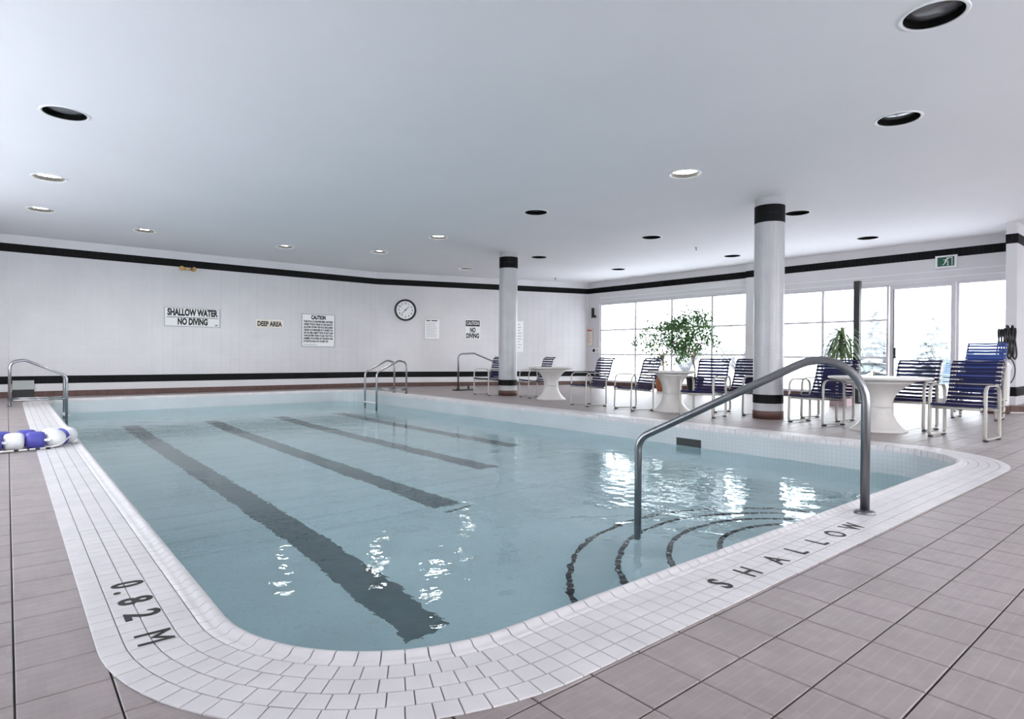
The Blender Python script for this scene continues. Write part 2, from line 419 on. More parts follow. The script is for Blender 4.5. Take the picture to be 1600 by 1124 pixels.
# left wall: face seen from -y side, so run from right to left keeps the normal at -y
tile_wall(wl, (-.2+WT*40, YW), (-.2, YW), ROWS)
tile_wall(wf, (CR.x-.1, CR.y+.036), (CL.x, CL.y), ROWS)
def bands(p, q, num, zs=((3.215, 3.40), (.30, .475)), base=True, pitch=.05, off=.004):
    """black bands of narrow upright tiles, and the brown base course, along the foot and head of a wall"""
    p = Vector(p); q = Vector(q); d = (q-p).normalized(); L = (q-p).length; n = Vector((-d.y, d.x))
    R4 = Matrix(((-d.x, 0, n.x, 0), (-d.y, 0, n.y, 0), (0, 1, 0, 0), (0, 0, 0, 1)))
    for z0, z1 in zs:
        mb = MB(); a = p+n*.0; b = q+n*.0
        mb.prism([tuple(a), tuple(b), tuple(b+n*off), tuple(a+n*off)], z0, z1)
        tr = struct(mb.build('trim_%d' % num[0], M['dark_grout'])); num[0] += 1
        k = int(L/pitch); pt = L/k
        me = tile_mesh('band_tile', pt, z1-z0, M['black_tile'], t=.004, gap=.004, bev=.002)
        join_copies('band_tiles', me, [Matrix.Translation((*(p+d*((i+.5)*pt)+n*(off+.004)), (z0+z1)/2)) @ R4 for i in range(k)], M['black_tile'], tr)
    if base:
        tr = struct(MB().prism([tuple(p), tuple(q), tuple(q+n*.010), tuple(p+n*.010)], 0, .13).build('baseboard_%s' % base, M['dark_grout']))
        k = int(L/.2); pt = L/k
        me = tile_mesh('base_tile', pt, .13, M['brown_tile'], t=.006, gap=.005, bev=.003)
        ms = [Matrix.Translation((*(p+d*((i+.5)*pt)+n*.016), .065)) @ R4 for i in range(k)]
        join_copies('base_tiles', me, ms, M['brown_tile'], tr)
N = [1]
bands((CL.x, YW), (X0, YW), N, base='left'); bands(tuple(CR), tuple(CL), N, base='far')
# white course between band and base, both walls
for nm, p, q in (('left', (CL.x, YW), (X0, YW)), ('far', tuple(CR), tuple(CL))): pass

# ---- window wall
def wall_right():
    mb = MB(); x1 = 16.1
    P = lambda y0, y1, z0, z1, x=XW: mb.box((x, y0, z0), (x1, y1, z1))
    P(14.23, 15.4, 0, ZC+.01); P(8.75, 14.23, 2.83, ZC+.01); P(8.75, 14.23, 0, .14)
    XR = 15.75
    P(8.35, 8.75, 0, ZC+.01, XR); P(5.18, 8.35, 2.72, ZC+.01, XR); P(5.18, 8.35, 0, .14, XR)
    P(2.6, 5.18, 2.68, ZC+.01, XR); P(2.6, 5.18, 0, .05, XR); P(Y0, 2.6, 0, ZC+.01, XR)
    return struct(mb.build('wall_right', M['plaster']))
wr = wall_right()
# horizontal grooved header boards over the windows: real ledges
for k, (x, y0, y1, z) in enumerate(((XW, 8.76, 14.22, 2.90), (XW, 8.76, 14.22, 3.02), (15.75, 2.85, 8.34, 2.78), (15.75, 2.85, 8.34, 2.92))):
    struct(MB().box((x-.012, y0, z), (x, y1, z+.02)).build('trim_%d' % N[0], M['trim_white'])); N[0] += 1
bands((XW, 8.75), (XW, 14.8), N, zs=((3.215, 3.40),), base=None, pitch=.085)
bands((XW, 14.24), (XW, 14.8), N, zs=((.30, .475),), base=None, pitch=.085)
bands((15.75, 2.83), (15.75, 8.75), N, zs=((3.215, 3.40),), base=None, pitch=.085)
bands((15.75, 8.36), (15.75, 8.75), N, zs=((.30, .475),), base=None, pitch=.085)
bands((15.75, 5.2), (15.75, 8.75), N, zs=(), base='right', pitch=.085)
bands((XW-.02, 8.75), (XW-.02, 14.8), N, zs=(), base='rear', pitch=.085)
def window(num, x, ys, zs, kind='window', fr=.05, name=None, skip=()):
    """frame with mullions at ys, transoms at zs and a pane in each light"""
    mb = MB(); d = .07; y0, y1, z0, z1 = ys[0], ys[-1], zs[0], zs[-1]
    mb.bbox((x, y0, z0), (x+d, y0+fr, z1), .006); mb.bbox((x, y1-fr, z0), (x+d, y1, z1), .006)
    mb.bbox((x, y0+fr, z0), (x+d, y1-fr, z0+fr), .006); mb.bbox((x, y0+fr, z1-fr), (x+d, y1-fr, z1), .006)
    o = struct(mb.build('%s_%d' % (kind, num), M['alu']))
    for y in ys[1:-1]: MB().bbox((x+.005, y-.03, z0+fr), (x+d-.005, y+.03, z1-fr), .005).build('mullion', M['alu'], o)
    for z in zs[1:-1]:
        for a, b in zip(ys[:-1], ys[1:]): MB().bbox((x+.01, a+.03, z-.025), (x+d-.01, b-.03, z+.025), .005).build('transom', M['alu'], o)
    for a, b in zip(ys[:-1], ys[1:]):
        for c, e in zip(zs[:-1], zs[1:]): MB().box((x+.032, a+.025, c+.022), (x+.038, b-.025, e-.022)).build('pane', M['glass'], o)
    return o
window(1, XW+.03, [8.75, 9.87, 11.27, 12.69, 14.23], [.14, 1.07, 1.91, 2.83])
window(2, 15.75+.03, [5.20, 6.69, 8.35], [.14, 1.02, 1.90, 2.72])
d1 = window(1, 15.75+.0, [3.90, 5.17], [.05, 2.68], 'door', fr=.085)
MB().bbox((15.70, 5.03, 1.0), (15.75, 5.06, 1.25), .004).build('door_handle', M['black'], d1)
MB().box((15.745, 5.075, .1), (15.752, 5.092, 2.6)).build('door_gasket', M['black'], d1)
window(3, 15.75+.02, [2.84, 3.89], [.05, 2.68], fr=.05)
o = window(4, 0, [-15.2+3.3*i for i in range(5)]+[1.2], [.7, 2.9]); o.rotation_euler = (0, 0, PI/2+PI); o.location = (0, Y0-.03, 0)  # unseen back wall windows, added to let in more daylight
o = window(5, 0, [-14+2.65*i for i in range(5)], [.7, 2.9]); o.rotation_euler = (0, 0, PI); o.location = (X0-.03, 0, 0)  # unseen side wall windows, added to even out the daylight
# the tiled pier (return wall) at the right edge
def pier():
    o = struct(MB().box((14.62, 2.66, 0), (15.74, 2.83, ZC+.01)).build('wall_pier', M['plaster']))
    for z0, z1 in ((3.20, 3.38), (.30, .475)):
        mb = MB().box((14.612, 2.652, z0), (15.73, 2.838, z1)); t = struct(mb.build('trim_%d' % N[0], M['dark_grout'])); N[0] += 1
        mm = MB()
        for i in range(2): mm.bbox((14.606, 2.655+i*.092, z0+.003), (14.614, 2.655+i*.092+.086, z1-.003), .002)
        for i in range(12): mm.bbox((14.62+i*.09, 2.646, z0+.003), (14.62+i*.09+.084, 2.654, z1-.003), .002)
        mm.build('band_tiles', M['black_tile'], t, 'stuff')
    mb = MB(); P = [(15.7, 2.99), (14.62, 2.99)]+[(14.62+.29*math.cos(a), 2.745+.245*math.sin(a)) for a in [PI/2+PI*i/12 for i in range(1, 12)]]+[(14.62, 2.5), (15.7, 2.5)]
    t = struct(mb.prism(P, 0, .13).build('baseboard_pier', M['brown_tile']))
    P2 = [(x+(-.03 if x < 14.7 else 0), y+(.03 if y > 2.745 else -.03)) for x, y in P]
    MB().prism(P2, 0, .02).build('pale_rim', M['coping'], t)
pier()

# ------------------------------------------------------------------ the pool
ZW = -.295
pool = thing('swimming_pool', 'large rectangular indoor swimming pool with white tiled coping and dark lane lines', 'swimming pool')
def zf(y):
    t = min(max((y-5.0)/7.5, 0), 1); return -1.18-.85*t
def xspan(y):
    if y < PY0+PR: e = PR-math.sqrt(max(PR*PR-(PY0+PR-y)**2, 0))
    elif y > PY1-PR: e = PR-math.sqrt(max(PR*PR-(y-PY1+PR)**2, 0))
    else: e = 0
    return PX0+e, PX1-e
def basin():
    ys = [PY0+PR*(1-math.cos(.5*PI*i/10)) for i in range(11)]+[3.5, 4.5, 5.0, 6.5, 8, 10, 12.5, 14]+[PY1-PR*(1-math.cos(.5*PI*i/10)) for i in range(10, -1, -1)]
    v = []; f = []
    for y in ys:
        a, b = xspan(y)
        v += [(a, y, -.32), (a, y, zf(y)), (b, y, zf(y)), (b, y, -.32)]
    for k in range(len(ys)-1):
        for i in range(3): f.append((4*k+i, 4*k+4+i, 4*k+5+i, 4*k+1+i))
    n = 4*(len(ys)-1); f += [(0, 1, 2, 3), (n+3, n+2, n+1, n)]
    me = bpy.data.meshes.new('basin'); me.from_pydata(v, [], f); me.materials.append(M['basin'])
    bm = bmesh.new(); bm.from_mesh(me); bmesh.ops.recalc_face_normals(bm, faces=bm.faces)
    bm.normal_update()
    for fc in bm.faces: pass
    bm.to_mesh(me); bm.free()
    link('basin', me, pool)
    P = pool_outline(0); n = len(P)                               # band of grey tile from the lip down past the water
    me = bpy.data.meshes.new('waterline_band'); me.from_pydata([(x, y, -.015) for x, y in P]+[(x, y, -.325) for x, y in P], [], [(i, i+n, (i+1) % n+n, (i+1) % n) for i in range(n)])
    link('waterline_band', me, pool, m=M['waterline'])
basin()
for x, y0 in ((1.95, 3.1), (3.46, 4.95), (4.97, 6.4), (6.46, 7.6)):
    mb = MB(); ys = [y0, 5.0, 6.5, 8, 10, 12.5, 14.6]; ys = [y0]+[y for y in ys[1:] if y > y0+.05]
    for a, b in zip(ys[:-1], ys[1:]):
        vs = [(x+sx*.15, y, zf(y)+dz) for y in (a, b) for sx in (-1, 1) for dz in (-.003, .005)]
        mb.add(vs, [(1, 3, 7, 5), (0, 1, 5, 4), (3, 2, 6, 7), (0, 2, 3, 1), (4, 5, 7, 6)])
    mb.build('lane_line', M['lane'], pool)
# steps: concentric half rounds against the near wall, dark tile along each edge
SX, SY = 4.32, PY0-.01
for k, (r, z) in enumerate(((1.85, -1.0), (1.5, -.82), (1.15, -.64), (.8, -.46))):
    arc = [(SX+r*math.cos(PI*i/28), SY+r*math.sin(PI*i/28)) for i in range(29)]
    st = MB().prism(arc, -1.18 if k == 0 else z-.18, z).build('step', M['basin'], pool)
    mb = MB(); n = max(12, int(PI*r/.09))
    for i in range(n):
        a0 = PI*(i+.06)/n; a1 = PI*(i+.94)/n
        P = [(SX+q*math.cos(a), SY+q*math.sin(a)) for q, a in ((r-.035, a0), (r+.004, a0), (r+.004, a1), (r-.035, a1))]
        mb.prism(P, z-.04, z+.004)
    mb.build('step_edge_tiles', M['black_tile'], st, 'stuff')
MB().box((PX1-.006, 4.88, -.30), (PX1+.05, 5.29, -.185)).build('skimmer_opening', M['black'], pool)
# coping: bed, four rows of tiles, rounded nosing pieces
bed = filled('coping_bed', pool_outline(.40), [pool_outline(.01)], .001, M['grey_grout'])
link('coping_bed', bed, pool)
def ring_point(s, d, per):
    """point on the outline at offset d; s along the inner outline as list of segments"""
    pass
def ring_cells(d0, d1, pitch):
    """cells between offsets d0 and d1 round the pool, each as four plan corners"""
    cells = []; dm = (d0+d1)/2
    LX = PX1-PX0-2*PR; LY = PY1-PY0-2*PR
    segs = []
    for (cx, cy, a0, dx, dy, L) in ((PX0+PR, PY0+PR, PI, 1, 0, LX), (PX1-PR, PY0+PR, 1.5*PI, 0, 1, LY), (PX1-PR, PY1-PR, 0, -1, 0, LX), (PX0+PR, PY1-PR, .5*PI, 0, -1, LY)):
        n = max(3, round(.5*PI*(PR+dm)/pitch))
        for i in range(n):
            a = a0+.5*PI*i/n; b = a0+.5*PI*(i+1)/n
            cells.append(([(cx+(PR+q)*math.cos(t), cy+(PR+q)*math.sin(t)) for q, t in ((d0, a), (d1, a), (d1, b), (d0, b))], False))
        e = a0+.5*PI; nx, ny = math.cos(e), math.sin(e); n = round(L/pitch); p = L/n
        for i in range(n):
            bx = cx+dx*i*p; by = cy+dy*i*p
            cells.append(([(bx+nx*(PR+q)+dx*s, by+ny*(PR+q)+dy*s) for q, s in ((d0, 0), (d1, 0), (d1, p), (d0, p))], True))
    return cells
def shrink(P, g):
    c = (sum(p[0] for p in P)/4, sum(p[1] for p in P)/4); out = []
    for x, y in P:
        d = math.hypot(x-c[0], y-c[1]); out.append((x+(c[0]-x)*g/d, y+(c[1]-y)*g/d))
    return out
def tile_geo(P, z0, z1, gap, bev):
    A = shrink(P, gap*.7); B = shrink(P, (gap*.5+bev)*1.41)
    v = [(x, y, z0) for x, y in A]+[(x, y, z1-bev*.7) for x, y in A]+[(x, y, z1) for x, y in B]
    f = [(8, 9, 10, 11)]+[(4*k+i, 4*k+(i+1) % 4, 4*k+4+(i+1) % 4, 4*k+4+i) for k in range(2) for i in range(4)]
    return v, f
def geo_obj(name, v, f, m, parent, kind=None):
    c = np.mean(np.array(v), axis=0); 
    mb = MB(); mb.add([tuple(np.array(p)-c) for p in v], f)
    return link(name, mb.mesh(name, m), parent, kind, loc=tuple(c))
RW = .0785; D0 = .088
cells = []
for r in range(4):
    for P, st in ring_cells(D0+r*RW, D0+(r+1)*RW, .0795):
        x = sum(p[0] for p in P)/4; y = sum(p[1] for p in P)/4
        cells.append((-view_size(x, y), P))
cells.sort(key=lambda a: a[0])
for s_, P in cells[:300]:
    dz = random.uniform(-.0004, .0004)
    geo_obj('coping_tile', *tile_geo(P, .0005, .0055+dz, .0045, .0016), M['coping'], pool)
mb = MB()
for s_, P in cells[300:]: mb.add(*tile_geo(P, .0005, .0055, .0045, .0016))
mb.build('coping_tiles_far', M['coping'], pool, 'stuff')
# nosing: rounded lip with a shallow groove behind it
PROF = [(-.006, -.05), (-.006, .0), (-.001, .010), (.014, .017), (.026, .018), (.038, .012), (.046, .006), (.060, .0045), (.085, .0055), (.085, 0)]
def nosing_geo(P, gap=.0022):
    a = Vector(P[0]); b = Vector(P[1]); d = Vector(P[2]); c = Vector(P[3])   # inner a..c, outer b..d
    u = (b-a).normalized(); wv = (d-c).normalized(); t = (c-a).normalized()
    v = []; n = len(PROF)
    for base, q, s in ((a, u, gap), (c, wv, -gap)):
        for o, z in PROF: p = base+q*o+t*s; v.append((p.x, p.y, z))
    v = v+v
    f = [(i, i+1, n+i+1, n+i) for i in range(n-1)]+[tuple(range(2*n, 3*n)), tuple(range(4*n-1, 3*n-1, -1))]
    return v, f
nos = []
for P, st in ring_cells(0, .086, .0795):
    x = sum(p[0] for p in P)/4; y = sum(p[1] for p in P)/4; nos.append((-view_size(x, y), P))
nos.sort(key=lambda a: a[0])
for s_, P in nos[:300]:
    o = geo_obj('nosing_tile', *nosing_geo(P), M['coping'], pool)
    o.data.polygons.foreach_set('use_smooth', [len(p.vertices) == 4 for p in o.data.polygons])
mb = MB()
for s_, P in nos[300:]: mb.add(*nosing_geo(P))
link('nosing_tiles_far', mb.mesh('nosing_tiles_far', M['coping'], True, False), pool, 'stuff')
# depth mark and SHALLOW, inlaid in black
def deck_letter(ch, x, y, rz, size, squeeze, bold):
    me = text_mesh(ch, size, M['ink'], bold, squeeze=squeeze, depth=.0008)
    o = link('lettering', me, pool); o.location = (x, y, .0068); o.rotation_euler = (0, 0, rz); return o
for ch, x, y, sq in (('0', .392, 3.045, .85), ('.', .392, 2.955, 1), ('8', .392, 2.83, .9), ('2', .392, 2.66, .95), ('M', .392, 2.42, .9)):
    deck_letter(ch, x, y, -PI/2, .165, sq, .0 if ch == 'M' else .0035)
for ch, x in zip('SHALLOW', (2.405, 2.64, 2.90, 3.12, 3.36, 3.595, 3.83)):
    deck_letter(ch, x, 1.437, 0, .158, .85, .003 if ch == 'S' else .001)

# ---- water: a rippled surface
def water():
    nx, ny = 200, 410
    xs = np.linspace(0, 1, nx); ys = np.linspace(PY0+.001, PY1-.001, ny)
    v = np.zeros((ny, nx, 3)); rng = np.random.RandomState(5)
    for j, y in enumerate(ys):
        a, b = xspan(y); v[j, :, 0] = a+.001+(b-a-.002)*xs; v[j, :, 1] = y
    X, Y = v[..., 0], v[..., 1]
    def waves(lmin, lmax, n, dirs, spread):
        h = np.zeros_like(X)
        for k in range(n):
            L = lmin*(lmax/lmin)**rng.rand(); th = dirs+spread*rng.randn(); kx, ky = 2*PI/L*math.cos(th), 2*PI/L*math.sin(th)
            ph = rng.rand()*6.28
            wob = .35*np.sin(1.1*X+.9*Y*rng.rand()+6*rng.rand())
            h += L*np.sin(kx*X+ky*Y+ph+wob)
        return h/n**.5/(2*PI)
    slow = waves(.5, 1.2, 8, 1.2, .9); mid = waves(.22, .5, 14, .9, .8); fine = waves(.09, .2, 22, .3, 1.6)
    near = np.clip(1.15-np.hypot((X-5.4)/4.2, (Y-3.2)/4.8), 0, 1)                # lively by the steps
    far = np.exp(-((Y-13.4)/.9)**2)*np.clip((5.5-X)/4, 0, 1)                    # a train of ripples at the far end
    nl = np.clip(1-np.hypot((X-1.8)/2.5, (Y-2.6)/2.5), 0, 1)
    v[..., 2] = ZW+slow*(.006+.005*near)+mid*(.004+.018*near+.02*far+.018*nl)+fine*(.0015+.034*near+.024*nl)
    idx = np.arange(nx*ny).reshape(ny, nx)
    f = np.stack([idx[:-1, :-1], idx[:-1, 1:], idx[1:, 1:], idx[1:, :-1]], -1).reshape(-1, 4)
    me = bpy.data.meshes.new('pool_water'); me.from_pydata(v.reshape(-1, 3).tolist(), [], f.tolist()); me.materials.append(M['water'])
    me.polygons.foreach_set('use_smooth', [True]*len(me.polygons))
    o = link('pool_water', me); tag(o, 'clear pale blue rippled water filling the swimming pool', 'water', kind='stuff')
water()

# ------------------------------------------------------------------ columns
def column(x, y, label):
    o = thing('column', label, 'column', (x, y, 0), group='round tiled columns'); R_ = .232
    MB().lathe([(R_-.0025, 0), (R_-.0025, ZC)], n=48).build('shaft', M['grout'], o, smooth=True)
    nt = 26; hs = .0575; mb = MB()
    def ringtiles(z0, z1, m, mbx, rows, r=R_, nn=nt):
        h = (z1-z0)/rows
        for k in range(rows):
            za = z0+k*h+.0008; zb = z0+(k+1)*h-.0008
            for i in range(nn):
                vs = []
                for z in (za, zb):
                    for s in (.015, .5, .985):
                        a = 2*PI*(i+s)/nn; vs.append((r*math.cos(a), r*math.sin(a), z))
                for z in (za, zb):
                    for s in (.015, .5, .985):
                        a = 2*PI*(i+s)/nn; vs.append(((r-.006)*math.cos(a), (r-.006)*math.sin(a), z))
                mbx.add(vs, [(0, 1, 4, 3), (1, 2, 5, 4), (0, 6, 7, 1), (1, 7, 8, 2), (3, 4, 10, 9), (4, 5, 11, 10), (0, 3, 9, 6), (2, 8, 11, 5)])
    ringtiles(.25, .25+hs*0+.02, 0, mb, 1)
    ringtiles(.13, .25, 0, mb, 2); ringtiles(.40, 3.20, 0, mb, 48); ringtiles(3.48, 3.6, 0, mb, 2)
    mb.build('white_tiles', M['column_tile'], o, 'stuff')
    mb = MB(); ringtiles(3.20, 3.345, 0, mb, 1, R_+.003, 52); ringtiles(3.345, 3.48, 0, mb, 1, R_+.003, 52); mb.build('upper_black_band', M['black_tile'], o, 'stuff')
    mb = MB(); ringtiles(.255, .40, 0, mb, 1, R_+.003, 52); mb.build('lower_black_band', M['black_tile'], o, 'stuff')
    MB().lathe([(R_+.006, 0), (R_+.006, .125), (R_, .135)], n=48, cap1=False).build('brown_base', M['brown_tile'], o, smooth=True)
column(9.63, 4.94, 'thick round white tiled column nearer to the camera, behind the big handrail')
column(9.73, 11.81, 'round white tiled column farther away, in front of the clock wall')

# ------------------------------------------------------------------ downlights
def downlights():
    protos = {}
    for x, y, lit, lab in LIGHTS:
        if lit in protos: o = copy_tree(protos[lit])
        else:
            o = thing('recessed_downlight', lab, 'ceiling light')
            MB().lathe([(.198, 0), (.205, -.006), (.222, -.008), (.230, -.003), (.230, .0)], n=48, cap0=False, cap1=False).build('trim_ring', M['trim_white'], o, smooth=True)
            MB().lathe([(.1995, -.004), (.197, .09), (.165, .15), (.165, .17)], n=48, cap0=False).build('baffle', M['baffle'], o, smooth=True)
            MB().lathe([(.190, .065), (.186, .054), (.12, .044), (.02, .040)], n=40, cap0=False).build('lens', M['lens_on' if lit else 'lens_off'], o, smooth=True)
            protos[lit] = o
        o.location = (x, y, ZC); tag(o, lab, 'ceiling light', 'recessed downlights in the pool ceiling')
downlights()
for x, y, lab in ((12.54, 8.23, 'small ceiling sprinkler head between the downlights near the windows'), (14.0, 14.55, 'small dark ceiling sprinkler head near the far corner')):
    o = thing('sprinkler', lab, 'sprinkler', (x, y, ZC), group='ceiling sprinklers')
    MB().lathe([(.045, 0), (.045, -.008), (.02, -.016)], n=20).build('escutcheon', M['chrome'], o)
    MB().lathe([(.012, -.01), (.012, -.05), (.030, -.052), (.032, -.058)], n=16).build('nozzle', M['black'], o)

# ------------------------------------------------------------------ hand rails
def main_rail():
    o = thing('handrail', 'thick steel handrail rising from the coping beside the word on the near edge', 'handrail', (4.23, 1.52, 0))
    p = fillet([(0, 0, .006), (0, 0, 1.16), (-.49, 1.43, .37), (-.49, 1.43, -.66)], [.27, .14], 10)
    MB().sweep(p, .0275, n=18).build('rail', M['steel'], o, smooth=True)
    MB().lathe([(.062, .006), (.062, .014), (.05, .026), (.03, .03)], n=28).build('flange', M['steel'], o, smooth=True)
main_rail()
def ladder(x, y0, y1, dirx, label):
    o = thing('pool_ladder', label, 'pool ladder', (x, (y0+y1)/2, 0), group='steel pool ladders'); h = (y1-y0)/2
    for s in (-1, 1):
        p = fillet([(0, s*h, .004), (0, s*h, .82), (dirx*.22, s*h, .86), (dirx*.84, s*h, .56), (dirx*.84, s*h, -1.25)], [.14, .12, .12], 6)
        r = MB().sweep(p, .024, n=12).build('side_rail', M['chrome'], o, smooth=True)
        MB().sweep([(0, s*h, .12), (dirx*.84, s*h, .12)], .018, n=10).build('cross_bar', M['chrome'], r, smooth=True)
        MB().lathe([(.055, .005), (.055, .012), (.03, .02)], c=(0, s*h, 0), n=20).build('flange', M['chrome'], r)
    for z in (-.2, -.48, -.76, -1.04):
        MB().bbox((dirx*.84-.045, -h, z-.014), (dirx*.84+.045, h, z+.014), .006).build('rung', M['trim_white'], o)
ladder(.04, 14.36, 14.97, 1, 'shiny steel pool ladder at the left end of the pool edge')
ladder(7.89, 13.68, 14.31, -1, 'steel pool ladder in the far right corner below the clock')
def far_rail():
    o = thing('stand_rail', 'slim bent metal rail on a black foot left of the left column', 'handrail', (9.87, 14.2, 0))
    p = fillet([(0, 0, .01), (0, 0, 1.04), (.55, 0, 1.07), (1.75, -.05, .66), (1.75, -.05, .03)], [.14, .1, .1], 6)
    MB().sweep(p, .024, n=12).build('rail', M['steel'], o, smooth=True)
    MB().bbox((-.12, -.12, .0), (.5, .12, .03), .008).build('foot', M['black'], o)
    MB().bbox((.34, -.02, .03), (.38, .02, .17), .006).build('foot_pin', M['black'], o)
    MB().lathe([(.05, .03), (.05, .06), (.03, .07)], n=16).build('collar', M['black'], o)
far_rail()

# ------------------------------------------------------------------ strap chairs
def chair_proto(strap):
    root = thing('strap_chair', 'strap chair', 'chair'); W = .265; fm = M['chair_frame']
    for s in (-1, 1):                                             # side loops: leg, arm, leg, runner
        y = s*(W+.028)
        loop = fillet([(.0, y, .025), (.27, y, .025), (.255, y, .67), (-.20, y, .665), (-.21, y, .025), (0, y, .025)], [.035, .10, .10, .05], 5)
        sf = MB().sweep(loop[:-1], .022, .0105, n=10, up=Vector((0, 0, 1)), closed=True).build('side_frame', fm, root, smooth=True)
        for x in (.235, -.175): MB().bbox((x-.03, y-.022, .0), (x+.03, y+.022, .018), .004).build('foot_pad', M['rubber'], sf)
    rail = fillet([(.29, 0, .385), (.27, 0, .425), (-.19, 0, .375), (-.30, 0, .66), (-.37, 0, .92), (-.43, 0, .965)], [.03, .10, .3, .06], 5)
    fr = MB()
    for s in (-1, 1): fr.sweep([(p.x, s*W, p.z) for p in rail], .014, n=8)
    for p in (rail[0], rail[-1]): fr.sweep([(p.x, -W, p.z), (p.x, W, p.z)], .013, n=8)
    for x, z in ((.2, .40), (-.17, .36)): fr.sweep([(x, -W-.03, z), (x, W+.03, z)], .011, n=8)
    fr.build('seat_frame', fm, root, smooth=True)
    # resample the rail for the straps
    L = [0]
    for a, b in zip(rail[:-1], rail[1:]): L.append(L[-1]+(b-a).length)
    def at(s):
        for k in range(len(rail)-1):
            if L[k+1] >= s: t = (s-L[k])/(L[k+1]-L[k]); return rail[k].lerp(rail[k+1], t), (rail[k+1]-rail[k]).normalized()
        return rail[-1], (rail[-1]-rail[-2]).normalized()
    n = 20; meshes = None
    for k in range(n):
        s = .035+(L[-1]-.055)*k/(n-1); p, t = at(s); nrm = Vector((-t.z, 0, t.x))
        if nrm.z < 0: nrm = -nrm
        if nrm.x < 0 and nrm.z < .5: nrm = -nrm
        hw = .0195; vs = []; cols = [(-W-.017, -.004), (-W-.012, .013), (-W*.6, .012), (0, .006), (W*.6, .012), (W+.012, .013), (W+.017, -.004)]
        for y, o_ in cols:
            for a in (-hw, hw):
                for th in (0, .004):
                    q = p+t*a+nrm*(o_+th); vs.append((q.x-p.x, y, q.z-p.z))
        fs = []
        for i in range(len(cols)-1):
            b = 4*i; fs += [(b+1, b+5, b+7, b+3), (b, b+2, b+6, b+4), (b, b+4, b+5, b+1), (b+2, b+3, b+7, b+6)]
        fs += [(0, 1, 3, 2), (b+4, b+6, b+7, b+5)]
        MB().add(vs, fs).build('strap', strap, root, loc=(p.x, 0, p.z))
    return root
def chair_mats(root, strap):
    for ch in root.children:
        if ch.name.startswith('strap'):
            ch.data = ch.data.copy(); ch.data.materials[0] = strap
GR = 'strap chairs around the pool deck'
CHAIRS = [  # front-leg ground points (left, right as seen), label
 ((9.19, 12.48), (9.20, 11.95), 'navy strap chair half hidden behind the left column, farthest left of the chairs'),
 ((9.63, 11.30), (9.36, 10.52), 'navy strap chair just right of the left column, behind the farthest round table'),
 ((8.97, 8.90), (8.75, 8.11), 'navy strap chair between the two smaller tables, left one of that pair'),
 ((9.00, 7.75), (8.73, 6.97), 'navy strap chair between the two smaller tables, right one of that pair'),
 ((8.80, 6.05), (8.86, 5.48), 'navy strap chair with pale arms left of the right column, front one of two'),
 ((9.36, 4.52), (9.18, 3.81), 'navy strap chair framed by the big handrail, front one of two there'),
 ((9.30, 2.65), (9.35, 2.02), 'black looking strap chair right behind the nearest round table'),
 ((9.09, 2.56), (9.03, 1.88), 'navy strap chair nearest to the camera, at far right of the pool edge'),
 ((9.75, 6.0), (9.70, 5.42), 'navy strap chair directly behind the one left of the right column'),
 ((10.05, 4.62), (9.95, 3.95), 'navy strap chair directly behind the one framed by the big handrail')]
proto = chair_proto(M['strap'])
first = True
def place_chair(root, a, b, label, dz=0, depth=0):
    a = Vector(a); b = Vector(b); mid = (a+b)/2; d = (b-a).normalized(); fdir = Vector((d.y, -d.x))   # pool side
    if fdir.x > 0: fdir = -fdir
    c = mid-fdir*(.26+depth)
    root.location = (c.x, c.y, dz); root.rotation_euler = (0, 0, math.atan2(fdir.y, fdir.x)); tag(root, label, 'chair', GR)
for k, (a, b, lab) in enumerate(CHAIRS):
    r = proto if k == 0 else copy_tree(proto)
    if k == 6: a = (9.70, 3.33); b = (9.66, 2.74)
    place_chair(r, a, b, lab)
blue = copy_tree(proto); chair_mats(blue, M['strap_blue'])
labs = ['bright blue strap chair at the bottom of the stack by the hose', 'bright blue strap chair second from the bottom of the stack by the hose',
        'bright blue strap chair second from the top of the stack by the hose', 'bright blue strap chair on top of the stack by the hose']
for k in range(4):
    r = blue if k == 0 else copy_tree(blue)
    place_chair(r, (12.25+.05*k, 3.06), (12.25+.05*k, 2.48), labs[k], dz=.10*k)
pale = copy_tree(proto); chair_mats(pale, M['strap_pale'])
labs = ['pale strap chair at the bottom of the stack outside the glass door', 'pale strap chair in the middle of the stack outside the glass door', 'pale strap chair on top of the stack outside the glass door']
for k in range(3):
    r = pale if k == 0 else copy_tree(pale)
    place_chair(r, (17.1+.05*k, 4.62), (17.1+.05*k, 4.02), labs[k], dz=.10*k)

# ------------------------------------------------------------------ hourglass tables
def table(x, y, rt, label, rb=.34, h=.745):
    o = thing('pedestal_table', label, 'table', (x, y, 0), group='white hourglass tables')
    w_ = .165
    prof = [(rb, 0), (rb+.004, .012), (rb-.02, .03)]
    for i in range(1, 11):
        t = i/10; prof.append((w_+(rb-.03-w_)*(1-t)**2.3, .03+.30*t))
    MB().lathe(prof, n=40).build('base_half', M['table'], o, smooth=True)
    prof = [(w_+.004, .33), (w_+.004, .336)]
    ru = rt*.70
    for i in range(1, 11):
        t = i/10; prof.append((w_+(ru-w_)*t**2.4, .336+.35*t))
    MB().lathe(prof, n=40).build('upper_half', M['table'], o, smooth=True)
    MB().lathe([(ru, .686), (rt-.02, h-.035), (rt, h-.026), (rt+.002, h-.008), (rt-.008, h), (rt-.05, h+.001)], n=48).build('tabletop', M['table'], o, smooth=True)
table(9.68, 10.17, .52, 'white hourglass table farthest away, just right of the left column')
table(9.43, 6.68, .44, 'white hourglass table in the middle, in front of the leafy trees')
table(9.30, 3.18, .63, 'largest white hourglass table, right of the big handrail', rb=.35)

